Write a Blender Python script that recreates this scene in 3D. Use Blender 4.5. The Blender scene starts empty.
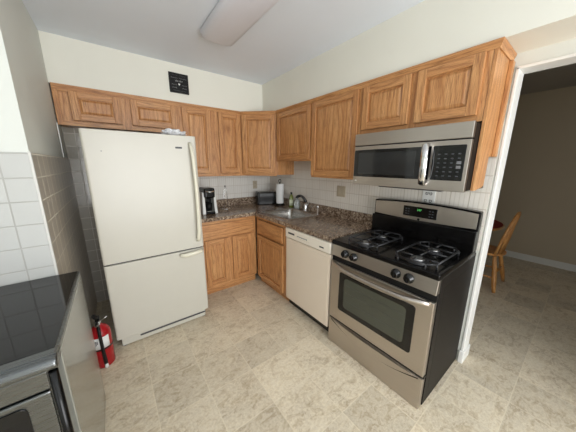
import bpy, bmesh, math, random
from mathutils import Vector, Matrix
random.seed(4)
sc = bpy.context.scene
COL = sc.collection
PI = math.pi

# ------------------------------------------------------------------ camera
cam_d = bpy.data.cameras.new('camera'); cam = bpy.data.objects.new('camera', cam_d); COL.objects.link(cam)
R_ = (0.79646, -0.60468, 0.00485); U_ = (0.12716, 0.17532, 0.97627); B_ = (-0.59117, -0.77694, 0.21652)
cam.matrix_world = Matrix(((R_[0], U_[0], B_[0], -1.9559), (R_[1], U_[1], B_[1], -3.0364), (R_[2], U_[2], B_[2], 1.4711), (0, 0, 0, 1)))
cam_d.sensor_width = 36; cam_d.lens = 14.334; cam_d.clip_start = .02
sc.camera = cam

# ------------------------------------------------------------------ world, daylight, exposure
sc.view_settings.view_transform = 'Standard'; sc.view_settings.look = 'None'
sc.view_settings.gamma = 1; sc.view_settings.exposure = -0.06
try: sc.view_settings.use_curve_mapping = False
except Exception: pass
w = bpy.data.worlds.new('world'); sc.world = w; w.use_nodes = True
w.node_tree.nodes['Background'].inputs[0].default_value = (.86, .93, 1, 1)
w.node_tree.nodes['Background'].inputs[1].default_value = 1.2
def area(name, loc, rot, sx, sy, power, col):
    l = bpy.data.lights.new(name, 'AREA'); l.shape = 'RECTANGLE'; l.size = sx; l.size_y = sy
    l.energy = power; l.color = col
    o = bpy.data.objects.new(name, l); COL.objects.link(o); o.location = loc; o.rotation_euler = rot
    return o
# daylight coming in through the rear sliding door and the side window of the eating end
area('daylight_rear', (-1.35, -5.22, 1.25), (PI/2+.30, 0, 0), 2.3, 1.9, 108, (.98, .99, 1))
area('daylight_side', (-3.32, -3.55, 1.5), (PI/2, 0, -PI/2), 1.5, 1.3, 6, (.98, .99, 1))
area('fill_far_room', (1.7, -5.22, 1.5), (PI/2, 0, 0), 1.4, 1.3, 3.5, (1, .95, .88))  # added fill lamp to lift the dim far room, no window behind it

# ------------------------------------------------------------------ node helper
class NT:
    def __init__(s, name):
        s.m = bpy.data.materials.new(name); s.m.use_nodes = True
        s.t = s.m.node_tree; s.b = s.t.nodes['Principled BSDF']
    def n(s, typ, **kw):
        nd = s.t.nodes.new(typ)
        for k, v in kw.items(): setattr(nd, k, v)
        return nd
    def put(s, sock, v):
        if hasattr(v, 'is_output') or isinstance(v, bpy.types.NodeSocket): s.t.links.new(v, sock)
        elif isinstance(v, (tuple, list)) and len(v) == 3 and sock.type == 'RGBA': sock.default_value = (*v, 1)
        else: sock.default_value = v
    def math(s, op, a, b=0.0, c=0.0):
        nd = s.n('ShaderNodeMath', operation=op)
        for i, v in enumerate((a, b, c)): s.put(nd.inputs[i], v)
        return nd.outputs[0]
    def mix(s, f, a, b, mode='MIX'):
        nd = s.n('ShaderNodeMix', data_type='RGBA', blend_type=mode)
        s.put(nd.inputs[0], f); s.put(nd.inputs[6], a); s.put(nd.inputs[7], b)
        return nd.outputs[2]
    def ramp(s, f, stops):
        nd = s.n('ShaderNodeValToRGB'); s.put(nd.inputs[0], f)
        e = nd.color_ramp.elements
        while len(e) < len(stops): e.new(.5)
        for i, (p, c) in enumerate(stops):
            e[i].position = p; e[i].color = (*c, 1) if isinstance(c, tuple) else (c, c, c, 1)
        return nd.outputs[0]
    def pos(s): return s.n('ShaderNodeNewGeometry').outputs['Position']
    def obj(s): return s.n('ShaderNodeTexCoord').outputs['Object']
    def uv(s): return s.n('ShaderNodeTexCoord').outputs['UV']
    def scale(s, v, x, y, z, loc=(0, 0, 0)):
        nd = s.n('ShaderNodeMapping'); s.put(nd.inputs[0], v)
        nd.inputs['Scale'].default_value = (x, y, z); nd.inputs['Location'].default_value = loc
        return nd.outputs[0]
    def sep(s, v):
        nd = s.n('ShaderNodeSeparateXYZ'); s.put(nd.inputs[0], v); return nd.outputs
    def comb(s, x, y, z=0.0):
        nd = s.n('ShaderNodeCombineXYZ')
        for i, v in enumerate((x, y, z)): s.put(nd.inputs[i], v)
        return nd.outputs[0]
    def noise(s, v, sc_, det=4, rough=.5, dist=0, out=0):
        nd = s.n('ShaderNodeTexNoise'); s.put(nd.inputs['Vector'], v)
        nd.inputs['Scale'].default_value = sc_; nd.inputs['Detail'].default_value = det
        nd.inputs['Roughness'].default_value = rough; nd.inputs['Distortion'].default_value = dist
        return nd.outputs[out]
    def white(s, v):
        nd = s.n('ShaderNodeTexWhiteNoise'); s.put(nd.inputs['Vector'], v); return nd.outputs[0]
    def bump(s, h, strength=.3, dist=.002):
        nd = s.n('ShaderNodeBump'); s.put(nd.inputs['Height'], h)
        nd.inputs['Strength'].default_value = strength; nd.inputs['Distance'].default_value = dist
        s.t.links.new(nd.outputs[0], s.b.inputs['Normal'])
    def gap(s, x, pitch, off, wdt):           # 1 on the joint, 0 inside the tile, and the tile's number
        q = s.math('DIVIDE', s.math('SUBTRACT', x, off), pitch)
        fr = s.math('FRACT', q); dd = s.math('SUBTRACT', .5, s.math('ABSOLUTE', s.math('SUBTRACT', fr, .5)))
        mr = s.n('ShaderNodeMapRange', interpolation_type='SMOOTHSTEP'); s.put(mr.inputs[0], dd)
        mr.inputs[1].default_value = wdt / pitch * .45; mr.inputs[2].default_value = wdt / pitch * 1.1
        mr.inputs[3].default_value = 1; mr.inputs[4].default_value = 0
        return mr.outputs[0], s.math('FLOOR', q)
    def fin(s, base=None, rough=None, metal=None, **kw):
        if base is not None: s.put(s.b.inputs['Base Color'], base)
        if rough is not None: s.put(s.b.inputs['Roughness'], rough)
        if metal is not None: s.put(s.b.inputs['Metallic'], metal)
        for k, v in kw.items(): s.put(s.b.inputs[k.replace('_', ' ')], v)
        return s.m

def lin(r, g, b):
    f = lambda c: (c/255/12.92) if c/255 <= .04045 else ((c/255+.055)/1.055)**2.4
    return (f(r), f(g), f(b))
def plain(name, rgb, rough=.5, metal=0, var=.04, sc_=8, **kw):
    m = NT(name); c = lin(*rgb)
    f = m.noise(m.obj(), sc_, 3)
    return m.fin(m.mix(f, tuple(x*(1-var) for x in c), tuple(min(1, x*(1+var)) for x in c)), rough, metal, **kw)

# ------------------------------------------------------------------ materials
def paint(name, rgb, bumpy=.15):
    m = NT(name); c = lin(*rgb); p = m.pos()
    f = m.noise(p, 3, 3); m.bump(m.noise(p, 160, 3), bumpy, .002)
    return m.fin(m.mix(f, tuple(x*.97 for x in c), tuple(min(1, x*1.02) for x in c)), .6)
CREAM = paint('cream_paint', (228, 226, 214))
WALLP = paint('wall_paint', (214, 216, 209))
CEIL = paint('ceiling_paint', (228, 234, 242), .25)
FARP = paint('beige_room_paint', (192, 178, 154))
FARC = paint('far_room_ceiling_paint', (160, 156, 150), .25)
BULL = plain('glazed_bullnose', (206, 204, 198), .3)
TRIM = plain('white_trim_paint', (228, 227, 222), .35)

def floor_mat():
    m = NT('stone_look_vinyl'); p = m.pos(); s = m.sep(p)
    gx, ix = m.gap(s[0], .30, -1.615, .0035); gy, iy = m.gap(s[1], .30, -1.46, .0035)
    g = m.math('MAXIMUM', gx, gy)
    cell = m.white(m.comb(ix, iy))
    cell2 = m.white(m.comb(iy, ix, 3.0))
    off = m.comb(m.math('MULTIPLY', cell, 9), m.math('MULTIPLY', cell2, 7))
    va = m.n('ShaderNodeVectorMath', operation='ADD'); m.put(va.inputs[0], p); m.put(va.inputs[1], off)
    v = va.outputs[0]
    big = m.noise(v, 4.2, 5, .62, .8)
    vein = m.noise(m.scale(v, 1, 1.7, 1), 13, 10, .78, .9)
    fine = m.noise(v, 60, 4, .7)
    c = m.ramp(big, [(.32, lin(180, 162, 134)), (.5, lin(212, 196, 167)), (.68, lin(236, 223, 197))])
    vm = m.ramp(vein, [(.46, 0.0), (.53, .9), (.59, .25), (.70, 0.0)])
    c = m.mix(vm, c, lin(238, 229, 210))
    vd = m.ramp(vein, [(.30, .75), (.44, 0.0), (1.0, 0.0)])
    c = m.mix(vd, c, lin(146, 126, 100))
    c = m.mix(.34, c, m.ramp(fine, [(.3, lin(166, 146, 118)), (.7, lin(246, 236, 214))]))
    tint = m.ramp(cell, [(0, (.85, .84, .825)), (1, (1.03, 1.02, 1.0))])
    c = m.mix(1.0, c, tint, 'MULTIPLY')
    c = m.mix(m.math('MULTIPLY', g, .5), c, lin(234, 223, 200))
    m.bump(m.math('SUBTRACT', m.math('MULTIPLY', vein, .5), m.math('MULTIPLY', g, .4)), .25, .002)
    return m.fin(c, m.ramp(fine, [(.2, .34), (.8, .5)]))
FLOOR = floor_mat()

def tile_mat(name, ax, pitch, offu, offz, rgb, grout, rough=.25, ribs=False, wj=.004):
    m = NT(name); p = m.pos(); s = m.sep(p)
    gu, iu = m.gap(s[ax], pitch, offu, wj); gz, iz = m.gap(s[2], pitch, offz, .004)
    g = m.math('MAXIMUM', gu, gz)
    cell = m.white(m.comb(iu, iz))
    c0 = lin(*rgb)
    c = m.mix(cell, tuple(x*.93 for x in c0), c0)
    fleck = m.noise(p, 90, 3, .6)
    c = m.mix(m.math('MULTIPLY', fleck, .25), c, tuple(x*.86 for x in c0))
    h = m.math('MULTIPLY', g, -1)
    if ribs:
        gr, _ = m.gap(s[ax], pitch/4, offu, .0035)
        c = m.mix(m.math('MULTIPLY', gr, .35), c, lin(*grout))
        h = m.math('ADD', h, m.math('MULTIPLY', gr, -.3))
    c = m.mix(m.math('MULTIPLY', g, .85), c, lin(*grout))
    m.bump(h, .5, .002)
    return m.fin(c, m.math('ADD', rough, m.math('MULTIPLY', g, .4)))
TILE_B = tile_mat('backsplash_tile_back', 0, .112, -.05, 1.075, (226, 223, 216), (190, 182, 170), ribs=True)
TILE_R = tile_mat('backsplash_tile_side', 1, .112, -2.428, 1.075, (226, 220, 210), (188, 178, 164), ribs=True)
TILE_W = tile_mat('wainscot_tile_front', 0, .116, -2.363, 1.055, (196, 196, 192), (168, 166, 160))
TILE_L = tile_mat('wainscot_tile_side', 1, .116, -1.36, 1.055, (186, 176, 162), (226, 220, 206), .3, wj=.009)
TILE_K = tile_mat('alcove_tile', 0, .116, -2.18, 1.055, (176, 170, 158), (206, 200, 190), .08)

def oak():
    m = NT('honey_oak'); uv = m.uv()
    s = m.sep(uv); u, v = s[0], s[1]
    warp = m.noise(m.scale(uv, 4.5, .75, 1), 1.0, 2, .5)
    ring = m.math('ADD', m.math('MULTIPLY', u, 24), m.math('MULTIPLY', warp, 8))
    fr = m.math('FRACT', ring)
    band = m.ramp(fr, [(0, .75), (.12, 1.0), (.30, .25), (.75, 0.0), (1, .6)])
    pore = m.noise(m.scale(uv, 330, 9, 1), 1.0, 3, .7)
    pores = m.ramp(pore, [(.36, 1.0), (.52, 0.0), (1, 0.0)])
    broad = m.noise(m.scale(uv, 14, .9, 1), 1.0, 3, .5)
    c = m.ramp(broad, [(.25, lin(186, 130, 80)), (.5, lin(203, 149, 96)), (.75, lin(216, 166, 112))])
    c = m.mix(m.math('MULTIPLY', band, .58), c, lin(150, 94, 52))
    c = m.mix(m.math('MULTIPLY', pores, .75), c, lin(120, 74, 42))
    m.bump(m.math('MULTIPLY', pores, -1), .15, .001)
    return m.fin(c, .36, Specular_IOR_Level=.5)
OAK = oak()
def wood2(name, a, b):
    m = NT(name); o = m.obj()
    n = m.noise(m.scale(o, 30, 30, 4), 1.5, 4, .6, .5)
    return m.fin(m.ramp(n, [(.3, lin(*a)), (.7, lin(*b))]), .35)
CHAIRW = wood2('honey_maple', (176, 116, 60), (220, 164, 98))
def granite():
    m = NT('speckled_brown_granite'); p = m.pos()
    vo = m.n('ShaderNodeTexVoronoi', feature='F1'); m.put(vo.inputs['Vector'], p); vo.inputs['Scale'].default_value = 110
    big = m.noise(p, 9, 5, .65, .8); fine = m.noise(p, 48, 6, .8)
    c = m.ramp(fine, [(.35, lin(40, 30, 24)), (.44, lin(100, 82, 68)), (.50, lin(148, 126, 106)), (.57, lin(192, 174, 152)), (.68, lin(222, 208, 186))])
    c = m.mix(m.ramp(big, [(.35, .55), (.6, 0.0), (1, 0.0)]), c, lin(82, 62, 48))
    c = m.mix(m.math('MULTIPLY', m.white(vo.outputs['Color']), .3), c, lin(60, 44, 34))
    return m.fin(c, .16, Specular_IOR_Level=.5)
GRAN = granite()
def brushed(name, rgb, rough=.3, ax=0, metal=1.0):
    m = NT(name); o = m.obj(); k = [2, 2, 2]
    st = [260, 260, 260]; st[ax] = 3
    n = m.noise(m.scale(o, *st), 1, 2, .6); c = lin(*rgb)
    m.bump(n, .04, .001)
    return m.fin(m.mix(n, tuple(x*.93 for x in c), tuple(min(1, x*1.06) for x in c)), m.math('ADD', rough-.05, m.math('MULTIPLY', n, .1)), metal)
STEEL = brushed('brushed_stainless_steel', (190, 182, 174), .32)
STEEL2 = brushed('satin_sink_steel', (176, 173, 168), .27)
STEELG = brushed('grey_stove_steel', (112, 114, 114), .28)
SIDEP = plain('grey_glossy_enamel', (150, 150, 142), .16, .35)
CHROME = plain('chrome', (214, 214, 214), .1, 1)
TOASTM = plain('dull_toaster_metal', (48, 48, 48), .3, .5)
SILVER = plain('silver_plastic', (196, 196, 196), .28, .7)
BLACK = plain('black_enamel', (9, 8, 8), .2, Specular_IOR_Level=.3)
SIDEB = plain('black_side_enamel', (20, 16, 13), .5, Specular_IOR_Level=.2)
KNOB = plain('glossy_black_knob', (10, 10, 10), .12)
BLACKM = plain('matte_black', (13, 12, 12), .5, Specular_IOR_Level=.3)
IRON = plain('cast_iron', (38, 38, 40), .42, .15)
GLASSB = plain('black_glass', (9, 9, 10), .05)
OVENG = plain('oven_window_glass', (70, 72, 62), .07)
MWG = plain('microwave_window_glass', (36, 37, 38), .06)
COOKG = plain('ceramic_cooktop_glass', (14, 14, 15), .05, Specular_IOR_Level=.35)
CAP = plain('burner_cap_aluminium', (165, 165, 165), .3, .9)
FRIDGE = plain('bone_white_enamel', (194, 190, 178), .3, var=.02)
FRIDGEH = plain('ivory_plastic', (222, 217, 198), .35)
DWM = plain('almond_enamel', (222, 208, 190), .32, var=.02)
DWP = plain('almond_plastic', (230, 222, 208), .35, var=.02)
RED = plain('red_lacquer', (158, 12, 24), .25)
PAPER = plain('white_paper', (228, 228, 226), .8)
WPL = plain('white_plastic', (222, 222, 218), .4)
BEIGE = plain('tan_switch_plate', (178, 166, 144), .4)
LAV = plain('soft_white_acrylic', (226, 226, 234), .4, var=.02)
DARKG = plain('dark_grey', (60, 60, 62), .4)
GREYT = plain('grey_print', (120, 120, 122), .5)
KEYG = plain('faint_key_print', (66, 70, 74), .5)
GREENB = plain('green_soap', (116, 128, 60), .2)
CLEARB = NT('clear_plastic').fin((.85, .9, .88), .08, 0, Transmission_Weight=.75)
LABEL = plain('cream_label', (214, 220, 190), .5)
BAG = plain('white_thin_plastic', (226, 226, 228), .35)
REDCL = plain('red_cloth', (150, 34, 28), .8)
LED = NT('green_display_digits').fin((.02, .2, .02), .5, 0, Emission_Color=(.15, .9, .2, 1), Emission_Strength=.7)
DKVOID = plain('dark_recess', (30, 26, 22), .7)

# ------------------------------------------------------------------ mesh builder (UV: v runs along the grain)
class MB:
    def __init__(s): s.v = []; s.f = []; s.u = []; s.sm = []
    def face(s, idx, uv=None, smooth=False):
        s.f.append(idx); s.u.append(uv or [(0, 0)]*len(idx)); s.sm.append(smooth)
    def hexa(s, c, grain=2):                   # c: 8 corners, bottom ring then top ring
        b = len(s.v); s.v += [tuple(p) for p in c]
        r = (random.uniform(0, 40), random.uniform(0, 40))
        for q in ((0, 3, 2, 1), (4, 5, 6, 7), (0, 1, 5, 4), (1, 2, 6, 5), (2, 3, 7, 6), (3, 0, 4, 7)):
            pts = [Vector(c[i]) for i in q]
            n = (pts[1]-pts[0]).cross(pts[2]-pts[0])
            na = max(range(3), key=lambda k: abs(n[k]))
            if na == grain: ua, va = [k for k in range(3) if k != grain]
            else: va = grain; ua = [k for k in range(3) if k not in (grain, na)][0]
            s.face([b+i for i in q], [(p[ua]+r[0], p[va]+r[1]) for p in pts])
        return s
    def box(s, x0, y0, z0, x1, y1, z1, grain=2):
        x0, x1 = min(x0, x1), max(x0, x1); y0, y1 = min(y0, y1), max(y0, y1); z0, z1 = min(z0, z1), max(z0, z1)
        return s.hexa([(x0, y0, z0), (x1, y0, z0), (x1, y1, z0), (x0, y1, z0), (x0, y0, z1), (x1, y0, z1), (x1, y1, z1), (x0, y1, z1)], grain)
    def tube(s, pts, r, n=10, cap=True, flat=1.0):
        pts = [Vector(p) for p in pts]; rr = r if isinstance(r, (list, tuple)) else [r]*len(pts)
        b = len(s.v); up = None
        for i, p in enumerate(pts):
            t = (pts[min(i+1, len(pts)-1)]-pts[max(i-1, 0)]).normalized()
            if up is None: up = Vector((0, 0, 1)) if abs(t.z) < .9 else Vector((1, 0, 0))
            sx = t.cross(up).normalized(); up2 = sx.cross(t).normalized(); up = up2
            for k in range(n):
                a = 2*PI*k/n; s.v.append(tuple(p+sx*math.cos(a)*rr[i]+up2*math.sin(a)*rr[i]*flat))
        for i in range(len(pts)-1):
            for k in range(n):
                a, c = b+i*n+k, b+i*n+(k+1) % n
                s.face([a, c, c+n, a+n], smooth=True)
        if cap:
            s.face([b+k for k in range(n)][::-1]); e = b+(len(pts)-1)*n; s.face([e+k for k in range(n)])
        return s
    def lathe(s, c, prof, n=24, axis=2, sx=1, sy=1, cap=True):   # prof: (radius, height) from bottom to top
        b = len(s.v)
        for r, h in prof:
            for k in range(n):
                a = 2*PI*k/n; q = [r*math.cos(a)*sx, r*math.sin(a)*sy, h]
                if axis == 0: q = [h, q[0], q[1]]
                if axis == 1: q = [q[0], h, q[1]]
                s.v.append((c[0]+q[0], c[1]+q[1], c[2]+q[2]))
        for i in range(len(prof)-1):
            for k in range(n):
                a, d = b+i*n+k, b+i*n+(k+1) % n
                q = [a, d, d+n, a+n]
                s.face(q if axis != 1 else q[::-1], smooth=True)
        if cap: s.face([b+k for k in range(n)][::-1]); e = b+(len(prof)-1)*n; s.face([e+k for k in range(n)])
        return s
    def prism(s, poly, a0, a1, axis=0):        # poly in the other two axes, in order
        def P(q, a): return {0: (a, q[0], q[1]), 1: (q[0], a, q[1]), 2: (q[0], q[1], a)}[axis]
        n = len(poly); b = len(s.v)
        s.v += [P(q, a0) for q in poly]+[P(q, a1) for q in poly]
        r = random.uniform(0, 40)
        def uv(ids): return [((s.v[i][1]+s.v[i][2]) if axis == 0 else s.v[i][0]+s.v[i][(2 if axis == 1 else 1)], s.v[i][axis]+r) for i in ids]
        for k in range(n):
            q = [b+k, b+(k+1) % n, b+n+(k+1) % n, b+n+k]; s.face(q, uv(q))
        q = [b+k for k in range(n)][::-1]; s.face(q, uv(q)); q = [b+n+k for k in range(n)]; s.face(q, uv(q))
        return s
    def build(s, name, mat, parent=None, bevel=0, seg=2, off=None):
        me = bpy.data.meshes.new(name)
        vs = s.v if off is None else [(x-off[0], y-off[1], z-off[2]) for x, y, z in s.v]
        me.from_pydata(vs, [], s.f)
        ul = me.uv_layers.new(name='UVMap'); i = 0
        for k, p in enumerate(me.polygons):
            p.use_smooth = s.sm[k]
            for q in s.u[k]: ul.data[i].uv = q; i += 1
        bm = bmesh.new(); bm.from_mesh(me); bmesh.ops.recalc_face_normals(bm, faces=bm.faces); bm.to_mesh(me); bm.free()
        me.materials.append(mat)
        o = bpy.data.objects.new(name, me); COL.objects.link(o)
        if off is not None: o.location = off
        if parent: o.parent = parent
        if bevel:
            b = o.modifiers.new('bevel', 'BEVEL'); b.width = bevel; b.segments = seg; b.limit_method = 'ANGLE'; b.angle_limit = math.radians(40)
            b.harden_normals = False
        return o
def tag(o, label, cat, group=None, kind=None):
    if label: o['label'] = label
    if cat: o['category'] = cat
    if group: o['group'] = group
    if kind: o['kind'] = kind
    return o
def thing(name, loc, rz, label, cat, group=None):
    o = bpy.data.objects.new(name, None); COL.objects.link(o); o.location = loc; o.rotation_euler = (0, 0, rz)
    o.empty_display_size = .1
    return tag(o, label, cat, group)
def box(name, mat, parent, x0, y0, z0, x1, y1, z1, bevel=.002, grain=2):
    return MB().box(x0, y0, z0, x1, y1, z1, grain).build(name, mat, parent, bevel)
def struct(name, mb, mat, bevel=0):
    o = mb.build(name, mat, None, bevel); o['kind'] = 'structure'; return o
def text(name, body, size, mat, parent, loc, rot, extrude=.0006, align='CENTER', sx=1):
    cu = bpy.data.curves.new(name, 'FONT'); cu.body = body; cu.size = size; cu.extrude = extrude
    cu.align_x = align; cu.align_y = 'CENTER'
    tmp = bpy.data.objects.new(name, cu); COL.objects.link(tmp)
    dg = bpy.context.evaluated_depsgraph_get(); dg.update()
    me = bpy.data.meshes.new_from_object(tmp.evaluated_get(dg)); bpy.data.objects.remove(tmp)
    me.materials.clear(); me.materials.append(mat)
    o = bpy.data.objects.new(name, me); COL.objects.link(o); o.parent = parent
    o.location = loc; o.rotation_euler = rot; o.scale = (sx, 1, 1)
    return o
def rrect(x0, y0, x1, y1, r, n=5):
    pts = []
    for cx, cy, a0 in ((x1-r, y0+r, -PI/2), (x1-r, y1-r, 0), (x0+r, y1-r, PI/2), (x0+r, y0+r, PI)):
        for k in range(n+1): a = a0+PI/2*k/n; pts.append((cx+r*math.cos(a), cy+r*math.sin(a)))
    return pts

# ------------------------------------------------------------------ the room
L = -2.26; YJ = -1.355; H = 2.463; T = 2.104; S = .286; XF = -3.35; YR = -5.3
YD0, YD1 = -2.657, -3.75      # doorway in the right wall
struct('floor', MB().box(XF-.1, YR-.1, -.05, 3.25, .9, 0), FLOOR)
struct('ceiling', MB().box(XF-.1, YR-.1, H, .12, .1, H+.06), CEIL)
struct('wall_back', MB().box(L, 0, 0, .12, .1, H), WALLP)
# right wall with the doorway
rw = MB().box(0, YD0, 0, .12, 0, H).box(0, YD1, 2.032, .12, YD0, H).box(0, YR, 0, .12, YD1, H)
struct('wall_right', rw, WALLP)
struct('wall_left', MB().box(L-.1, YJ, 0, L, .1, H), WALLP)
struct('wall_front_left', MB().box(XF-.1, YJ, 0, L-.0995, YJ+.1, H), WALLP)
# outer side wall with its window opening, rear wall with the sliding door opening
sw = MB().box(XF-.1, YR, 0, XF, YJ, .8).box(XF-.1, YR, 2.2, XF, YJ, H).box(XF-.1, YR, .8, XF, -4.35, 2.2).box(XF-.1, -2.75, .8, XF, YJ, 2.2)
struct('wall_outer_left', sw, WALLP)
rr = MB().box(XF, YR-.1, 0, -2.55, YR, H).box(-.15, YR-.1, 0, 3.2, YR, H).box(-2.55, YR-.1, 2.35, -.15, YR, H)
struct('wall_rear', rr, WALLP)
# soffit over the wall cabinets
struct('wall_soffit', MB().prism([(L, 0), (L, -S), (-S, -S), (-S, YR), (0, YR), (0, 0)], T, H, 2), CREAM)
# backsplash and wainscot tiles
struct('wall_tile_back', MB().box(-1.36, -.006, .9, 0, 0, 1.40), TILE_B)
struct('wall_tile_right', MB().box(-.006, -2.645, .9, 0, 0, 1.75), TILE_R)
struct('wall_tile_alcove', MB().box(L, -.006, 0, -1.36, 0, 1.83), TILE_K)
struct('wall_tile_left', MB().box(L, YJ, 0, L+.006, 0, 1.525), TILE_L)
struct('wall_tile_front_left', MB().box(XF, YJ-.008, 0, L+.006, YJ, 1.525), TILE_W, .001)
struct('trim_1', MB().box(L-.004, YJ-.012, 0, L+.007, YJ+.004, 1.53), BULL, .003)        # bullnose at the wainscot corner
struct('trim_2', MB().box(L, -S-.006, 1.525, L+.006, -S+.002, T-.30), WPL)
# doorway casing (kitchen side), jamb lining and plinth block
struct('trim_3', MB().box(-.006, YD0-.012, 0, .126, YD0+.004, 2.03).box(-.006, YD1, 0, .126, YD1+.012, 2.03).box(-.006, YD1, 2.018, .126, YD0+.004, 2.034), TRIM, .003)
struct('trim_5', MB().box(-.016, YD0-.022, 0, .136, YD0+.012, .10), TRIM, .006)
# the far room
struct('wall_far', MB().box(3.16, YR, 0, 3.26, .9, 2.6), FARP)
struct('wall_far_back', MB().box(.12, .8, 0, 3.16, .9, 2.6), FARP)
struct('ceiling_far', MB().box(.12, YR, 2.53, 3.26, .9, 2.6), FARC)
struct('wall_far_partition', MB().box(.12, .1, 0, .13, .8, 2.53).box(.12, YR, H, .13, .1, 2.53), FARP)
struct('baseboard_far', MB().box(3.146, YR, 0, 3.16, .8, .085).box(3.152, YR, .085, 3.16, .8, .10), TRIM, .002)
# window frames at the eating end
wf = MB()
for a, b in ((-4.35, -4.30), (-3.58, -3.52), (-2.80, -2.75)): wf.box(XF-.09, a, .8, XF-.04, b, 2.2)
wf.box(XF-.09, -4.35, .8, XF-.04, -2.75, .85).box(XF-.09, -4.35, 2.15, XF-.04, -2.75, 2.2)
struct('window_1', wf, TRIM, .003)
wf = MB()
for a, b in ((-2.55, -2.49), (-1.38, -1.32), (-.21, -.15)): wf.box(a, YR-.09, 0, b, YR-.04, 2.35)
wf.box(-2.55, YR-.09, 0, -.15, YR-.04, .06).box(-2.55, YR-.09, 2.29, -.15, YR-.04, 2.35)
struct('door_1', wf, TRIM, .003)

# ------------------------------------------------------------------ cabinets
def raised_door(parent, x0, z0, x1, z1, y=-.001, st=.052, th=.019, name='door'):
    m = MB(); f = y-th
    m.box(x0, f, z0, x0+st, y, z1); m.box(x1-st, f, z0, x1, y, z1)
    m.box(x0+st, f, z0, x1-st, y, z0+st, 0); m.box(x0+st, f, z1-st, x1-st, y, z1, 0)
    d = m.build(name, OAK, parent, .003)
    p = MB(); a, b, c, e = x0+st, z0+st, x1-st, z1-st; i = .006
    p.box(a-.002, y-.004, b-.002, c+.002, y-.001, e+.002)
    k = min(.024, (c-a)*.18, (e-b)*.18); F = y-.014; G = y-.004
    q = [(a+i, G, b+i), (c-i, G, b+i), (c-i, G, e-i), (a+i, G, e-i)]
    r = [(a+k, F, b+k), (c-k, F, b+k), (c-k, F, e-k), (a+k, F, e-k)]
    p.hexa(q+r)
    p.build('raised_panel', OAK, d)
    return d
def wall_cabinet(loc, rz, w, z0, z1, dep, doors, label, stiles=(), name='wall_cabinet', group=None, side_left=True):
    t = thing(name, (*loc, z0), rz, label, 'cabinet', group or 'oak wall cabinets')
    h = z1-z0
    b = MB().box(0, .018, .012, w, dep, h); b.build('cabinet_body', OAK, t, .001)
    f = MB()
    s = .035
    f.box(0, 0, 0, s, .018, h); f.box(w-s, 0, 0, w, .018, h)
    for a, c in stiles: f.box(a, 0, 0, c, .018, h)
    f.box(s, .0005, 0, w-s, .0175, .035, 0); f.box(s, .0005, h-.05, w-s, .0175, h, 0)
    f.build('face_frame', OAK, t, .001)
    for x0, a, x1, c in doors: raised_door(t, x0, a-z0, x1, c-z0)
    return t
ub = 1.336
t = wall_cabinet((L+.008, -S), 0, -1.312-L-.008, 1.79, T, S-.004, [(.10, 1.833, .44, 2.062), (.52, 1.833, .915, 2.062)],
    'short wide oak wall cabinet with two doors above the white fridge', stiles=((.44, .52),))
t = wall_cabinet((-1.31, -S), 0, .706, ub, T, S-.008, [(.028, 1.374, .322, 2.064), (.418, 1.374, .686, 2.064)],
    'tall oak wall cabinet with two doors just right of the fridge', stiles=((.322, .418),))
# diagonal corner cabinet
D = .602
t = thing('corner_wall_cabinet', (-D, -S, ub), -PI/4, 'diagonal oak corner wall cabinet with one door above the toaster', 'cabinet', 'oak wall cabinets')
wd = (D-S)*math.sqrt(2); h = T-ub
def dl(x, y):
    dx, dy = x+D, y+S; c = math.cos(PI/4); return (dx*c-dy*c, dx*c+dy*c)
poly = [dl(-D, -S+.018*1.2), dl(-S+.018*1.2, -D), dl(-.008, -D), dl(-.008, -.008), dl(-D, -.008)]
MB().prism(poly, .012, h, 2).build('cabinet_body', OAK, t, .001)
MB().box(0, -.001, 0, .03, .017, h).box(wd-.03, -.001, 0, wd, .017, h).box(.03, 0, 0, wd-.03, .017, .035, 0).box(.03, 0, h-.05, wd-.03, .017, h, 0).build('face_frame', OAK, t, .001)
raised_door(t, .018, .036, wd-.018, 2.062-ub, y=-.002)
# right wall uppers: local x runs away from the corner
t = wall_cabinet((-S, -D-.002), -PI/2, 1.238-D-.002, 1.515, T, S-.008, [(.03, 1.533, 1.238-D-.020, 2.062)],
    'short oak wall cabinet with one door above the sink', group=None)
t = wall_cabinet((-S, -1.238), -PI/2, .572, 1.350, T, S-.008, [(.012, 1.368, .550, 2.066)],
    'large single door oak wall cabinet between sink cabinet and microwave')
t = wall_cabinet((-S, -1.812), -PI/2, .7965, 1.715, T, S-.008, [(.02, 1.748, .385, 2.062), (.428, 1.748, .768, 2.062)],
    'oak wall cabinet with two doors directly above the microwave', stiles=((.375, .44),))
ep = MB()
ep.prism([(-S-.002, T-.002), (-S-.002, 1.330), (-S+.03, 1.330), (-.14, 1.342), (-.102, 1.352), (-.102, 1.528), (-.008, 1.528), (-.008, T-.002)], -2.6255, -2.6095, 1)
E = ep.build('end_panel', OAK, t, .001, off=None)
E.matrix_parent_inverse = (Matrix.Translation(t.location) @ Matrix.Rotation(-PI/2, 4, 'Z')).inverted()
# grain upright on this panel
ul = E.data.uv_layers[0].data
for p in E.data.polygons:
    for li in p.loop_indices:
        v = E.data.vertices[E.data.loops[li].vertex_index].co; ul[li].uv = (v.x+v.y*.9+3.3, v.z+7)
E2 = box('scribe_strip', OAK, t, .8142, S-.052, 1.528-1.715, .834, S-.008, T-.042-1.715, .003)
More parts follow.
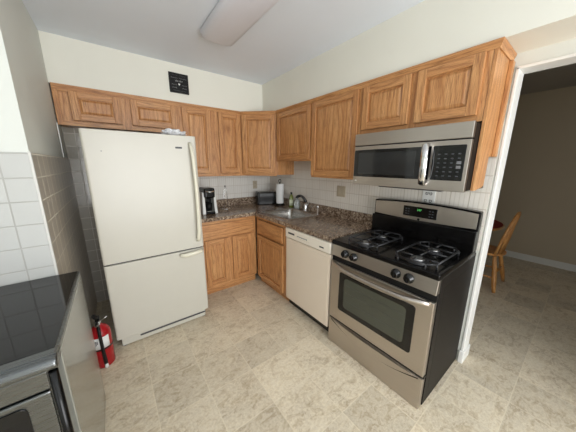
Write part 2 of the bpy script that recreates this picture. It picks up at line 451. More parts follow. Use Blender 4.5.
# crown moulding: sweep a profile along the cabinet tops
def crown():
    path = [(L+.01, -S), (-D, -S), (-S, -D), (-S, -2.626), (-.005, -2.626)]
    prof = [(-.0005, T-.040), (-.006, T-.040), (-.009, T-.032), (-.016, T-.014), (-.019, T-.006), (-.019, T-.001), (-.0005, T-.001)]   # offset out (negative = into room), z
    m = MB(); n = len(prof); base = 0; V = [Vector(p) for p in path]
    for i, p in enumerate(V):
        ds = []
        if i: ds.append((V[i]-V[i-1]).normalized())
        if i < len(V)-1: ds.append((V[i+1]-V[i]).normalized())
        ns = [Vector((-q.y, q.x)) for q in ds]
        mit = sum(ns, Vector((0, 0))); mit.normalize(); k = 1/max(.3, mit.dot(ns[0]))
        for o, z in prof: q = p+mit*k*o; m.v.append((q.x, q.y, z))
    run = 0
    for i in range(len(V)-1):
        ln = (V[i+1]-V[i]).length
        for j in range(n):
            a, b = i*n+j, i*n+(j+1) % n
            m.face([a, b, b+n, a+n], [(j*.012, run), ((j+1)*.012, run), ((j+1)*.012, run+ln), (j*.012, run+ln)])
        run += ln
    m.face(list(range(n))[::-1]); m.face([(len(V)-1)*n+j for j in range(n)])
    return m
o = crown().build('crown_molding', OAK, None); tag(o, 'oak crown molding running along the tops of all the wall cabinets', 'molding')

# base cabinets
def base_cabinet(loc, rz, w, label, drawers, doors, stiles, dep=.585, filler=0):
    t = thing('base_cabinet', (*loc, 0), rz, label, 'cabinet', 'oak base cabinets')
    MB().box(0, .02, .10, w, dep, .74).build('cabinet_body', OAK, t, .001)
    f = MB().box(0, 0, .10, .03, .02, .872).box(w-.03, 0, .10, w, .02, .872)
    for a, c, z0, z1 in stiles: f.box(a, 0, z0, c, .02, z1)
    f.box(.03, .0005, .10, w-.03, .0195, .12, 0).box(.03, .0005, .65, w-.03, .0195, .685, 0).box(.03, .0005, .84, w-.03, .0195, .872, 0)
    f.build('face_frame', OAK, t, .001)
    box('toe_kick', OAK, t, 0, .045, 0, w, .06, .10, .001, 0)
    for x0, z0, x1, z1 in drawers:
        m = MB().box(x0, -.020, z0, x1, -.001, z1, 0)
        m.build('drawer_front', OAK, t, .005, 3)
    for x0, z0, x1, z1 in doors: raised_door(t, x0, z0, x1, z1)
    return t
base_cabinet((-1.35, -.612), 0, .738, 'oak base cabinet with two doors beside the white fridge', [(.02, .675, .700, .842)],
    [(.105, .122, .368, .662), (.419, .122, .665, .662)], [(.36, .43, .12, .65), (.03, .11, .12, .65), (.66, .708, .12, .65)])
base_cabinet((-.612, -.636), -PI/2, .623, 'oak base cabinet with one door and a drawer front under the sink', [(.045, .668, .556, .838)],
    [(.045, .105, .566, .645)], [(.552, .595, .12, .84)], dep=.595)

# ------------------------------------------------------------------ countertop
SX0, SX1, SY0, SY1 = -.555, -.105, -1.20, -.665
ct = MB()
z0, z1 = .874, .914
ct.box(-1.352, -.635, z0, SX0, -.026, z1).box(SX0, SY1, z0, -.026, -.026, z1)      # left leg and corner
ct.box(-.635, SY1-.0, z0, SX0, -.635, z1) if False else None
ct.box(-.635, -1.874, z0, SX0, -.635, z1).box(SX1, SY0, z0, -.026, SY1, z1).box(SX0, -1.874, z0, -.026, SY0, z1)
ct.box(-1.352, -.026, z0, -.007, -.007, 1.012).box(-.026, -1.874, z0, -.007, -.026, 1.012)
o = ct.build('countertop', GRAN, None, off=(-.9, -.3, .874)); tag(o, 'speckled brown granite-look L-shaped countertop with low upstand', 'countertop')

# sink
t = thing('sink', (-.33, -.93, .9145), 0, 'stainless steel single bowl sink set in the brown countertop', 'sink')
def bowl():
    m = MB(); n = 6
    rings = [(.012, .0, .045), (.010, .004, .045), (-.006, .004, .05), (-.012, -.004, .05), (-.020, -.06, .06), (-.032, -.15, .07), (-.060, -.168, .08), (-.17, -.172, .06)]
    hx, hy = .225, .2675; b = 0; cnt = None
    for d_, z, r in rings:
        pts = rrect(-hx-d_, -hy-d_, hx+d_, hy+d_, min(r, .9*min(hx+d_, hy+d_)), n); cnt = len(pts)
        m.v += [(x, y, z) for x, y in pts]
    for i in range(len(rings)-1):
        for k in range(cnt):
            a, c = i*cnt+k, i*cnt+(k+1) % cnt; m.face([a, c, c+cnt, a+cnt], smooth=True)
    e = (len(rings)-1)*cnt; m.face([e+k for k in range(cnt)])
    return m
o = bowl().build('bowl', STEEL2, t)
MB().lathe((0, .0, -.172), [(.045, 0), (.045, .003), (.03, .0035), (.022, .001)], 24).build('drain', CHROME, t)

# faucet
t = thing('faucet', (-.072, -.92, .9145), 0, 'black and chrome high arc faucet behind the sink', 'faucet')
MB().lathe((0, 0, 0), [(.034, 0), (.034, .006), (.026, .014), (.023, .05), (.022, .105)], 20).build('base', CHROME, t)
pts = [(0, 0, .095), (-.004, 0, .125), (-.016, .010, .155), (-.038, .022, .178), (-.062, .034, .188), (-.082, .044, .184)]
MB().tube(pts, [.021, .020, .016, .015, .016, .017], 12).build('spout', BLACK, t)
MB().tube([(-.082, .044, .184), (-.096, .051, .172), (-.102, .054, .160)], [.018, .019, .016], 12).build('spray_head', BLACKM, t)
MB().tube([(0, -.022, .075), (0, -.05, .09), (-.01, -.085, .12)], [.010, .009, .007], 10).build('lever', CHROME, t)
t = thing('side_sprayer', (-.12, -1.185, .9145), 0, 'slim chrome sprayer post on the countertop right of the faucet', 'sprayer')
MB().lathe((0, 0, 0), [(.018, 0), (.018, .004), (.011, .008), (.010, .075)], 16).build('collar', CHROME, t)
MB().lathe((0, 0, .075), [(.009, 0), (.012, .012), (.012, .026), (.007, .032)], 16).build('nozzle', CHROME, t)

# ------------------------------------------------------------------ refrigerator
FX0, FX1, FY, FZ = -2.090, -1.352, -.955, 1.702
fw = FX1-FX0
t = thing('refrigerator', (FX0, FY, 0), 0, 'white bottom-freezer refrigerator between the tiled wall and oak cabinets', 'refrigerator')
box('cabinet_body', FRIDGE, t, .004, .075, .035, fw-.004, .865, FZ-.004, .006)
def panel(name, z0, z1):
    m = MB(); pr = [(x, y) for x, y in rrect(0, 0, fw, .068, .016, 4)]
    m.prism(pr, z0, z1, 2); return m.build(name, FRIDGE, t, .004)
d1 = panel('upper_door', .733, FZ); d2 = panel('freezer_drawer', .085, .722)
MB().box(.012, .02, .722, fw-.012, .08, .733).build('door_gasket', DARKG, t)
# upper handle: long slightly curved bar at the right edge
hp = [(fw-.052, -.002, .80), (fw-.050, -.030, .83), (fw-.045, -.044, .90), (fw-.040, -.046, 1.1), (fw-.040, -.046, 1.3), (fw-.045, -.044, 1.5), (fw-.050, -.034, 1.60), (fw-.054, -.002, 1.645)]
MB().tube(hp, [.014, .016, .015, .014, .014, .014, .014, .013], 10, flat=1).build('handle', FRIDGEH, d1)
hp = [(fw-.205, -.002, .694), (fw-.198, -.022, .692), (fw-.17, -.035, .692), (fw-.09, -.035, .697), (fw-.04, -.026, .702), (fw-.022, -.002, .704)]
MB().tube(hp, [.014, .017, .018, .018, .016, .014], 10, flat=1).build('handle', FRIDGEH, d2)
MB().box(fw-.165, -.002, 1.598, fw-.115, .002, 1.612).build('badge', DARKG, d1, .001)
MB().lathe((.10, .001, 1.56), [(.004, 0), (.004, -.003)], 10, 1).build('door_bumper', GREYT, d1)
box('toe_grille', FRIDGE, t, .03, .02, .008, fw-.03, .075, .08, .006)
MB().box(.16, .014, .048, fw-.03, .024, .060).build('grille_slot', DARKG, t)
for x in (.05, fw-.05): MB().lathe((x, .05, 0), [(.022, 0), (.022, .03)], 12).build('leveling_foot', DARKG, t)

# crumpled plastic bag on the fridge top
bm = bmesh.new(); bmesh.ops.create_icosphere(bm, subdivisions=4, radius=1)
from mathutils import noise as mn
for v in bm.verts:
    nn = mn.turbulence(v.co*1.7+Vector((3, 1, 5)), 4, True)
    f = .62+.55*nn
    v.co = Vector((v.co.x*.10*f, v.co.y*.10*f, max(0, .5+v.co.z*.5)*.062*f))
me = bpy.data.meshes.new('plastic_bag'); bm.to_mesh(me); bm.free(); me.materials.append(BAG)
o = bpy.data.objects.new('plastic_bag', me); COL.objects.link(o); o.location = (-1.50, -.84, FZ-.003)
tag(o, 'crumpled white plastic bag lying on top of the white fridge', 'bag')

# ------------------------------------------------------------------ dishwasher
t = thing('dishwasher', (-.612, -1.263, 0), -PI/2, 'almond white dishwasher between the oak cabinet and the gas range', 'dishwasher')
W = .604
box('tub', DKVOID, t, .01, .02, .02, W-.01, .55, .868, .002)
dd = box('door', DWM, t, .004, -.020, .098, W-.004, .02, .765, .004)
box('door_inset_panel', DWM, dd, .02, -.0225, .115, W-.02, -.018, .735, .002)
cp = box('control_panel', DWP, t, .004, -.028, .772, W-.004, .02, .868, .006)
MB().box(.05, -.0295, .815, .145, -.0275, .832).build('brand_mark', DARKG, cp)
m = MB()
for i in range(9): m.box(.185+i*.016, -.0292, .812+(i % 2)*.003, .195+i*.016, -.0278, .824)
m.build('button_print', GREYT, cp)
for i in range(6): MB().box(.20+i*.028, -.0290, .796, .216+i*.028, -.0278, .802).build('button', DWM, cp)
MB().box(.48, -.0295, .80, .53, -.0275, .812).build('indicator', DARKG, cp)
box('toe_kick', DARKG, t, .01, .05, 0, W-.01, .065, .095, .002)

# ------------------------------------------------------------------ gas range
W = .758
t = thing('gas_range', (-.627, -1.879, 0), -PI/2, 'stainless steel and black gas range standing beside the doorway', 'stove')
box('body', SIDEB, t, .003, .03, .012, W-.001, .618, .885, .003)
MB().box(.008, .05, 0, W-.008, .06, .03).build('toe_kick', BLACKM, t)
m = MB().box(W-.004, .09, .10, W-.0005, .56, .80)
m.build('side_panel', SIDEB, t, .002)
# storage drawer with scooped pull
dr = MB().box(.006, -.010, .004, W-.006, .03, .226); drw = dr.build('storage_drawer', STEEL, t, .004)
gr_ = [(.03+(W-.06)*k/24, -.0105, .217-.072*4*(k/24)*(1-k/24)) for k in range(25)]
MB().tube(gr_, .0032, 8).build('pull_shade_line', BLACKM, drw)  # black tube drawn as the shade line under the pull lip
lip = MB(); n = 24                                     # pull lip bulging out above the dark shade line
for k in range(n+1):
    x, _, z = gr_[k]; bow = 4*(k/n)*(1-k/n)
    lip.v += [(x, -.0095, .222), (x, -.0105-.016*bow, .220), (x, -.0105-.012*bow, z+.006), (x, -.0095, z+.004)]
for k in range(n):
    for j in range(4):
        a, c = k*4+j, k*4+(j+1) % 4; lip.face([a, c, c+4, a+4], smooth=False)
lip.face([0, 1, 2, 3]); lip.face([n*4+3-j for j in range(4)]); lip.build('pull_lip', STEEL, drw)
MB().box(.003, .0, .226, W-.003, .03, .242).build('shadow_gap', BLACKM, t)
# oven door
dmb = MB().box(.006, -.012, .241, W-.006, .03, .735); od = dmb.build('oven_door', STEEL, t, .005)
m = MB(); m.prism(rrect(.095, .345, W-.095, .668, .018, 4), -.0150, -.010, 1); m.build('window_frame', GLASSB, od, .001)
m = MB(); m.prism(rrect(.145, .385, W-.145, .635, .025, 5), -.0158, -.014, 1); wi = m.build('oven_window', OVENG, od)
for z in (.45, .52, .58): MB().box(.16, -.0162, z, W-.16, -.0156, z+.0025).build('rack_line', DARKG, wi)
hp = [(.03+(W-.06)*k/16, -.014-.036*min(1, 4*(k/16)*(1-k/16)*1.6), .690+.018*4*(k/16)*(1-k/16)*0) for k in range(17)]
hp = [(x, y, .712-.022*(1-((x-W/2)/(W/2))**2)+.012) for x, y, z in hp]
MB().tube(hp, .0165, 12, flat=1.0).build('oven_handle', STEEL, od)
MB().box(.003, .002, .735, W-.003, .03, .785).build('vent_gap', BLACKM, t)
# control fascia, leaning back
fa = MB().prism([(-.014, .782), (-.002, .868), (.03, .868), (.03, .782)], .003, W-.003, 0); fas = fa.build('control_fascia', STEEL, t, .003)
for x in (.135, .212, .525, .604):
    k = MB().lathe((x, -.008, .825), [(.030, 0), (.030, -.010), (.024, -.014), (.022, -.030), (.017, -.034)], 20, 1).build('burner_knob', KNOB, fas)
    MB().box(x-.003, -.046, .806, x+.003, -.040, .844).build('knob_grip', BLACKM, k)
# cooktop
ck = MB(); ck.box(0, -.012, .868, W, .60, .905); co = ck.build('cooktop', BLACK, t, .008, 3)
burn = [(.235, .085, .045), (.225, .32, .034), (.598, .085, .048), (.598, .32, .038)]
for x, y, r in burn:
    k = MB().lathe((x, y, .905), [(r*1.35, 0), (r*1.3, .006), (r, .009), (r*.98, .016)], 24).build('burner', IRON, co)
    MB().lathe((x, y, .921), [(r*.85, 0), (r*.82, .006), (r*.6, .009)], 24).build('burner_cap', CAP, k)
for gx in (.23, .598):
    g = MB(); zt = .934; a = .118; y0, y1 = .002, .44; rr_ = .0055
    ring = [(gx-a, y0+.05), (gx-a+.04, y0), (gx+a-.04, y0), (gx+a, y0+.05), (gx+a, y1-.05), (gx+a-.04, y1), (gx-a+.04, y1), (gx-a, y1-.05)]
    for k in range(8):
        p, q = ring[k], ring[(k+1) % 8]; g.tube([(*p, zt), (*q, zt)], rr_, 8)
        g.tube([(*p, zt), (p[0], p[1], .904)], rr_, 8)
    g.tube([(gx-a, (y0+y1)/2, zt), (gx+a, (y0+y1)/2, zt)], rr_, 8)
    for by in (.085, .32):
        for dx, dy in ((1, 0), (-1, 0), (0, 1), (0, -1)):
            ex = a if dx else (by-y0 if dy < 0 and by < .2 else y1-by if dy > 0 and by > .2 else abs((y0+y1)/2-by))
            g.tube([(gx+dx*.028, by+dy*.028, zt+.002), (gx+dx*ex, by+dy*ex, zt)], rr_, 8)
    g.build('burner_grate', IRON, co)
# backguard
bg = MB().box(.0, .515, .905, W, .600, 1.05).build('backguard_base', BLACK, t, .005)
arc = [(k/16*W, 1.178+.018*4*(k/16)*(1-k/16)) for k in range(17)]
bgp = MB().prism([(W, 1.045), (W, 1.178)]+arc[::-1][1:]+[(0, 1.045)], .545, .605, 1); BGM = bgp.build('backguard', BLACK, t, .006)
arc2 = [(.010+k/16*(W-.020), 1.166+.018*4*(k/16)*(1-k/16)) for k in range(17)]
low = [(.010+k/16*(W-.020), 1.062-.010*4*(k/16)*(1-k/16)) for k in range(17)]
MB().prism(low+arc2[::-1], .540, .546, 1).build('backguard_face', STEEL, BGM, .001)
dp = box('display_panel', GLASSB, BGM, .262, .536, 1.078, .510, .542, 1.158, .004)
text('clock_digits', '2:07', .020, LED, dp, (.385, .5355, 1.135), (PI/2, 0, 0))
for i in range(12):
    x = .280+(i % 4)*.02+(.135 if i % 4 > 1 else 0); z = 1.093+(i//4)*.02
    MB().box(x, .5352, z, x+.012, .537, z+.006).build('touch_key', KEYG, dp)
MB().lathe((.385, .541, 1.062), [(.009, 0), (.009, -.004)], 16, 1).build('badge', BLACKM, BGM)

# ------------------------------------------------------------------ microwave over the range
t = thing('microwave', (-.393, -1.852, 1.325), -PI/2, 'stainless steel over-the-range microwave with black glass and chrome handle', 'microwave')
W = .756; Hm = .381
box('body', BLACKM, t, .002, .03, .004, W-.002, .383, Hm-.002, .004)
fr = MB().box(0, 0, .0, W, .03, Hm-.092); frm = fr.build('front_frame', STEEL, t, .003)
vt = MB().box(0, -.002, Hm-.086, W, .03, Hm); vt.build('vent_panel', STEEL, t, .004)
MB().box(.004, .004, Hm-.094, W-.004, .03, Hm-.085).build('panel_gap', BLACKM, t)
m = MB(); m.prism(rrect(.006, .062, .562, .262, .006, 3), -.003, .001, 1); dg = m.build('door_glass', GLASSB, frm, .001)
m = MB(); m.prism(rrect(.045, .083, .475, .240, .01, 3), -.0042, -.002, 1); m.build('mesh_window', MWG, dg)
m = MB(); m.prism(rrect(.572, .062, W-.018, .262, .006, 3), -.003, .001, 1); cpn = m.build('control_panel', GLASSB, frm, .001)
for r_ in range(6):
    for c_ in range(4):
        x = .600+c_*.034; z = .085+r_*.025
        if c_ == 3 and r_ in (2, 3): MB().box(x, -.0045, z-.004, x+.022, -.0025, z+.012).build('start_key', GREYT, cpn)
        else: MB().box(x+.003, -.0045, z, x+.015, -.0025, z+.006).build('touch_key', KEYG, cpn)
hp = [(.535, .002, .030), (.538, -.030, .040), (.545, -.046, .08), (.548, -.052, .15), (.545, -.050, .22), (.538, -.034, .268), (.535, .002, .276)]
m = MB(); m.tube(hp, [.017, .019, .020, .020, .020, .019, .017], 12, flat=.6); m.build('handle', CHROME, frm)
MB().lathe((.03, -.001, .03), [(.007, 0), (.007, -.003)], 16, 1).build('badge', CHROME, frm)
box('bottom_grille', DARKG, t, .22, .02, -.008, W-.12, .36, .006, .002)

# ------------------------------------------------------------------ electric range at the left
SXR = -2.166; SB = -1.368; SFR = -2.078; W = .76
t = thing('electric_range', (SXR-W, SFR, -.027), 0, 'glass-top electric range with grey metal sides at the left edge', 'stove')
dp_ = SB-SFR
box('body', SIDEP, t, .004, .03, .035, W, dp_-.01, .892, .004)
MB().box(.02, .06, .027, W-.02, dp_-.05, .04).build('base_plinth', BLACKM, t)
fr = MB().box(0, -.01, .892, W, dp_, .908); fo = fr.build('cooktop_frame', STEELG, t, .005)
box('glass_cooktop', COOKG, fo, .010, .012, .906, W-.009, dp_-.006, .912, .002)
m = MB(); m.prism([(-.040, .868), (-.046, .882), (-.040, .900), (-.018, .911), (.03, .911), (.03, .868)], 0, W, 0); m.build('front_bullnose', STEELG, fo, .012, 4)
box('control_fascia', STEELG, t, .01, -.03, .80, W-.03, .03, .865, .003)
od = box('oven_door', STEELG, t, .006, -.035, .26, W-.03, .03, .795, .006)
m = MB(); m.prism(rrect(.04, .31, W-.085, .775, .02, 5), -.039, -.034, 1); m.build('oven_window', COOKG, od, .001)
MB().tube([(W-.015, -.03, .20), (W-.015, -.035, .5), (W-.015, -.03, .86)], .012, 10).build('corner_post', BLACK, t)
box('storage_drawer', STEELG, t, .006, -.03, .04, W-.03, .03, .25, .006)

# ------------------------------------------------------------------ fire extinguisher
EX, EY = -2.172, -1.035
t = thing('fire_extinguisher', (EX, EY, 0), 0, 'red fire extinguisher standing on the floor left of the fridge', 'fire extinguisher')
MB().lathe((0, 0, 0), [(.058, 0), (.065, .008), (.065, .26), (.060, .285), (.042, .312), (.024, .325), (.02, .335)], 32).build('cylinder', RED, t)
MB().lathe((0, 0, .335), [(.020, 0), (.020, .022), (.012, .028)], 16).build('neck', CHROME, t)
MB().box(-.014, -.045, .358, .014, .02, .372).box(-.010, -.095, .366, .010, -.04, .376).build('carry_handle', CHROME, t, .002)
MB().tube([(0, .02, .372), (-.004, -.02, .398), (-.010, -.07, .440)], [.016, .014, .012], 8).build('squeeze_lever', BLACKM, t)
MB().lathe((.0, -.022, .348), [(.016, 0), (.016, -.01)], 16, 1).build('gauge', WPL, t)
MB().tube([(.01, -.02, .365), (.035, -.035, .380), (.06, -.04, .395)], .003, 8).build('safety_pin', CHROME, t)
MB().tube([(0, -.03, .352), (.005, -.062, .335), (.006, -.075, .28), (.008, -.074, .16), (.012, -.074, .045)], [.010, .010, .010, .010, .012], 10).build('hose', BLACKM, t)
MB().tube([(.012, -.074, .05), (.014, -.074, .01)], [.009, .012], 10).build('nozzle', WPL, t)
m = MB(); n = 14
for k in range(n+1):
    a = -PI/2-.85+1.7*k/n
    for z in (.165, .255): m.v.append((.0665*math.cos(a), .0665*math.sin(a), z))
for k in range(n): m.face([2*k, 2*k+2, 2*k+3, 2*k+1], smooth=True)
o = m.build('label', PAPER, t); so = o.modifiers.new('solid', 'SOLIDIFY'); so.thickness = .0008
MB().lathe((0, 0, .150), [(.0665, 0), (.0675, .003), (.0675, .009), (.0665, .012)], 32).build('strap', BLACKM, t)
for k in range(4):
    a = -PI/2-.6+.12*k
    MB().box(.0675*math.cos(a)-.003, .0675*math.sin(a)-.0005, .18+.01*k, .0675*math.cos(a)+.003, .0675*math.sin(a)+.0015, .235).build('label_print', GREYT, o)

# ------------------------------------------------------------------ things on the countertop
CZ = .9145
t = thing('coffee_maker', (-1.095, -.355, CZ), 0, 'black and white single cup coffee maker on the counter by the fridge', 'coffee maker')
MB().box(-.050, -.10, 0, .050, .12, .03).build('base', BLACK, t, .01, 3)
MB().box(-.050, .03, .03, .050, .12, .26).build('column', BLACK, t, .01, 3)
MB().hexa([(-.088, -.075, 0), (-.052, -.080, 0), (-.052, .125, 0), (-.088, .125, 0), (-.074, -.050, .25), (-.050, -.055, .25), (-.050, .125, .25), (-.074, .125, .25)]).build('side_shell', WPL, t, .005)
MB().hexa([(.052, -.080, 0), (.088, -.075, 0), (.088, .125, 0), (.052, .125, 0), (.050, -.055, .25), (.074, -.050, .25), (.074, .125, .25), (.050, .125, .25)]).build('side_shell', WPL, t, .005)
MB().box(-.060, -.095, .185, .060, .12, .300).build('brew_head', BLACK, t, .02, 4)
MB().tube([(-.045, -.075, .272), (-.04, -.105, .262), (0, -.118, .258), (.04, -.105, .262), (.045, -.075, .272)], .008, 10).build('lid_handle', CHROME, t)
MB().box(-.045, -.08, .03, .045, .02, .036).build('drip_tray', CHROME, t, .003)
MB().lathe((0, -.03, .165), [(.016, 0), (.024, .02)], 16).build('nozzle', BLACKM, t)
MB().lathe((0, -.03, .036), [(.032, 0), (.038, .085), (.035, .085), (.03, .004)], 24).build('cup_rest', BLACKM, t)

t = thing('wire_stand', (-.815, -.20, CZ), 0, 'thin chrome wire stand with a tall narrow loop on the counter', 'stand')
MB().lathe((0, 0, 0), [(.06, 0), (.06, .004), (.052, .007)], 24).build('base', CHROME, t)
pts = [(-.022, 0, .006), (-.022, 0, .14), (-.014, 0, .24), (-.004, 0, .285), (.006, 0, .285), (.016, 0, .24), (.026, 0, .14), (.028, 0, .006)]
MB().tube(pts, .0035, 8).build('loop', CHROME, t)
MB().lathe((.001, 0, .285), [(.008, 0), (.010, .006), (.006, .014)], 12).build('finial', DARKG, t)

t = thing('toaster', (-.20, -.19, CZ), -.35, 'black and chrome two-slice toaster in the counter corner', 'toaster')
MB().box(-.125, -.075, .012, .125, .075, .175).build('body', TOASTM, t, .022, 4)
for sgn in (-1, 1): MB().box(sgn*.118-.02, -.080, .005, sgn*.118+.02, .080, .182).build('end_cap', BLACK, t, .016, 4)
MB().box(-.12, -.078, .004, .12, .078, .05).build('base', BLACK, t, .006)
MB().box(-.10, -.078, .045, .10, -.0745, .118).build('front_band', BLACK, t, .001)
for y in (-.03, .03): MB().box(-.085, y-.010, .1745, .085, y+.010, .1765).build('slot', BLACKM, t)
MB().box(-.150, -.018, .11, -.136, .018, .125).build('lever', BLACKM, t, .003)
for x in (-.1, .1):
    for y in (-.05, .05): MB().lathe((x, y, 0), [(.01, 0), (.01, .008)], 10).build('foot', BLACKM, t)

t = thing('paper_towel_holder', (-.10, -.405, CZ), 0, 'black paper towel holder with looped top beside the toaster', 'holder')
MB().lathe((0, 0, 0), [(.070, 0), (.070, .012), (.058, .018), (.058, .030)], 32).build('base', BLACK, t)
MB().tube([(0, 0, .012), (0, 0, .325)], .006, 10).build('pole', BLACK, t)
MB().tube([(.020*math.sin(a), 0, .342-.020*math.cos(a)) for a in [i*2*PI/14 for i in range(15)]], .004, 8).build('loop', BLACK, t)
o = MB().lathe((0, 0, 0), [(.020, 0), (.053, .0005), (.054, .01), (.054, .262), (.053, .2715), (.020, .272), (.020, .0)], 36, cap=False).build('paper_towel_roll', PAPER, None)
o.location = (-.10, -.405, CZ+.0305); tag(o, 'white paper towel roll standing on the black holder', 'paper towels')

def bottle(loc, mat, capm, h, r, label, name='soap_bottle', grp=None, lab=None):
    t = thing(name, (*loc, CZ), 0, label, 'bottle', 'soap bottles behind the sink')
    MB().lathe((0, 0, 0), [(r*.9, 0), (r, .006), (r, h*.62), (r*.8, h*.74), (r*.36, h*.84), (r*.36, h*.86)], 24, sx=1, sy=.8).build('bottle', mat, t)
    MB().lathe((0, 0, h*.86), [(r*.45, 0), (r*.45, h*.11), (r*.3, h*.14)], 16).build('cap', capm, t)
    if lab: MB().lathe((0, 0, h*.15), [(r*1.012, 0), (r*1.012, h*.38)], 24, sx=1, sy=.81).build('label', lab, t)
    return t
bottle((-.075, -.635), GREENB, BLACK, .205, .031, 'soap bottle with pale label and black cap next to paper towels', lab=LABEL)
t = bottle((-.075, -.755), CLEARB, WPL, .155, .040, 'clear soap bottle with white cap between green bottle and faucet')

# ------------------------------------------------------------------ wall plates, sign, light
def plate(name, label, loc, rz, w, h, mat, grp=None):
    t = thing(name, loc, rz, label, 'switch plate' if 'switch' in name else 'outlet')
    MB().box(-w/2, -.006, -h/2, w/2, 0, h/2).build('plate', mat, t, .002)
    return t
t = plate('switch_plate', 'tan double switch plate on the tiled wall under the large cabinet', (-.0065, -1.418, 1.198), -PI/2, .116, .116, BEIGE)
for x in (-.025, .025):
    r_ = MB().box(x-.016, -.0085, -.033, x+.016, -.006, .033).build('rocker', BEIGE, t, .001)
t = plate('outlet', 'tan outlet plate on the back wall above the toaster', (-.272, -.0065, 1.185), 0, .072, .116, BEIGE)
for z in (-.024, .024):
    s_ = MB().box(-.016, -.0085, z-.014, .016, -.006, z+.014).build('socket', BEIGE, t, .002)
    MB().box(-.008, -.009, z-.005, -.005, -.0083, z+.006).box(.005, -.009, z-.005, .008, -.0083, z+.006).build('slots', DARKG, s_)
t = thing('outlet', (-.0065, -2.285, 1.235), -PI/2, 'white outlet plate with dark scrollwork on the tile behind the range', 'outlet')
MB().box(-.046, -.006, -.065, .046, 0, .065).build('plate', WPL, t, .002)
sw_ = MB()
for cx, cz, sg in ((-.016, .028, 1), (.016, .028, -1), (-.016, -.028, -1), (.016, -.028, 1)):
    sw_.tube([(cx+sg*(.002+.0011*i)*math.cos(i*.75), -.0065, cz+(.003+.0015*i)*math.sin(i*.75)) for i in range(10)], .0022, 6)
sw_.build('scroll_pattern', DARKG, t)

t = thing('wall_sign', (-1.283, -S-.001, 2.282), 0, 'small square black sign with white lettering above the fridge cabinets', 'sign')
MB().box(-.092, -.014, -.092, .092, 0, .094).build('board', BLACKM, t, .003)
# the words are too small in the photo to be read: rows of fine script strokes
for z, hw, a, mt in ((.072, .070, .007, KEYG), (.046, .074, .008, GREYT), (.020, .034, .010, PAPER), (-.016, .070, .007, GREYT), (-.044, .070, .008, GREYT), (-.070, .060, .007, KEYG)):
    if mt is not PAPER and z < 0: segs = ((-hw, -.026), (.026, hw)) if z > -.06 else ((-hw, hw),)
    else: segs = ((-hw, -.008), (.004, hw))
    m = MB()
    for a0, a1 in segs:
        k = int((a1-a0)/.004); m.tube([(a0+(a1-a0)*i/k, -.0145, z+a*math.sin(i*1.9+z*90)*(.55+.45*math.sin(i*.7))) for i in range(k+1)], .0016, 5)
    m.build('script_row', mt, t)
MB().prism([(0, -.022), (.010, -.008), (.006, .0), (0, -.004), (-.006, .0), (-.010, -.008)], -.0150, -.0138, 1).build('heart', PAPER, t)

t = thing('ceiling_light', (-1.158, -1.665, H), 0, 'long white wraparound fluorescent ceiling light, switched off', 'ceiling light')
MB().box(-.120, -.60, -.03, .120, .60, 0).build('housing', WPL, t, .004)
sec = [(-.132, -.006), (-.130, -.030), (-.118, -.048), (-.085, -.058), (0, -.062), (.085, -.058), (.118, -.048), (.130, -.030), (.132, -.006)]
m = MB(); ys = [(-.615, .93), (-.60, 1), (.60, 1), (.615, .93)]
for y, k in ys: m.v += [(x*k, y, z*k) for x, z in sec]
n = len(sec)
for i in range(3):
    for j in range(n-1): a = i*n+j; m.face([a, a+1, a+1+n, a+n], smooth=True)
m.face(list(range(n))); m.face([3*n+j for j in range(n)][::-1])
m.build('lens', LAV, t)

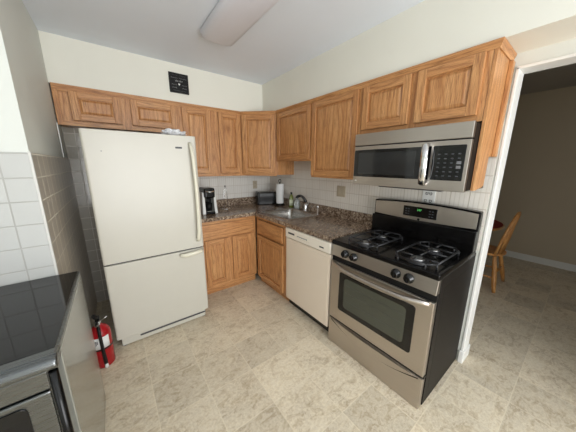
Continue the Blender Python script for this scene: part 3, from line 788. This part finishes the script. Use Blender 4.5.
# ------------------------------------------------------------------ dining chair and table in the far room
t = thing('dining_chair', (1.72, -2.36, 0), 0, 'honey wood windsor dining chair with spindle back beyond the doorway', 'chair')
seat = MB(); pr = [(.19*math.cos(a)*(1 if math.sin(a) < 0 else 1.08), .19*math.sin(a)) for a in [i*2*PI/28 for i in range(28)]]
pr = [(max(-.20, min(.20, x*1.12)), y*1.05) for x, y in pr]
seat.prism(pr, .425, .455, 2); seat.build('seat', CHAIRW, t, .010, 3)
legs = [((-.13, -.12, .43), (-.235, -.195, 0)), ((.13, -.12, .43), (.235, -.195, 0)), ((-.13, .12, .43), (-.20, .21, 0)), ((.13, .12, .43), (.20, .21, 0))]
for a, b in legs:
    A, B = Vector(a), Vector(b); P_ = [A.lerp(B, u) for u in (0, .12, .3, .38, .42, .46, .6, .85, 1)]
    MB().tube(P_, [.016, .020, .023, .024, .019, .024, .026, .021, .016], 12).build('leg', CHAIRW, t)
def at(i, u): return Vector(legs[i][0]).lerp(Vector(legs[i][1]), u)
for i, j, u in ((0, 2, .62), (1, 3, .62), (0, 1, .5)):
    MB().tube([at(i, u), at(i, u).lerp(at(j, u), .5), at(j, u)], [.008, .013, .008], 10).build('stretcher', CHAIRW, t)
bow = []
for i in range(25):
    a = PI*i/24; x = -.185*math.cos(a)*(1+.05*math.sin(a)); hgt = .50*math.sin(a)**.62 if 0 < i < 24 else 0
    bow.append((x, -.13-hgt*.16-.02*math.sin(a), .45+hgt))
MB().tube(bow, .0150, 12).build('back_bow', CHAIRW, t)
for k in range(7):
    x = -.125+k*.0417; i = min(range(25), key=lambda q: abs(bow[q][0]-x*1.15)); b = bow[i]
    MB().tube([(x, -.155, .45), ((x+b[0])/2, (-.155+b[1])/2-.004, (.45+b[2])/2), b], [.008, .011, .007], 8).build('spindle', CHAIRW, t)
t = thing('dining_table', (1.95, -1.84, -.03), 0, 'round wooden dining table behind the windsor chair in the far room', 'table')
MB().lathe((0, 0, .715), [(.60, 0), (.615, .008), (.615, .022), (.605, .030)], 48).build('tabletop', CHAIRW, t)
MB().lathe((0, 0, .10), [(.06, 0), (.075, .06), (.045, .14), (.06, .35), (.05, .56), (.10, .614)], 24).build('pedestal', CHAIRW, t)
for k in range(4):
    a = PI/4+k*PI/2; MB().tube([(.05*math.cos(a), .05*math.sin(a), .16), (.22*math.cos(a), .22*math.sin(a), .10), (.34*math.cos(a), .34*math.sin(a), .053)], [.035, .028, .022], 10).build('leg', CHAIRW, t)
m = MB().lathe((0, 0, 0), [(.598, 0), (.598, .004)], 40)
o = m.build('tablecloth', REDCL, None); o.location = (1.95, -1.84, .7155); tag(o, 'dark red round cloth on the dining table in the far room', 'tablecloth')
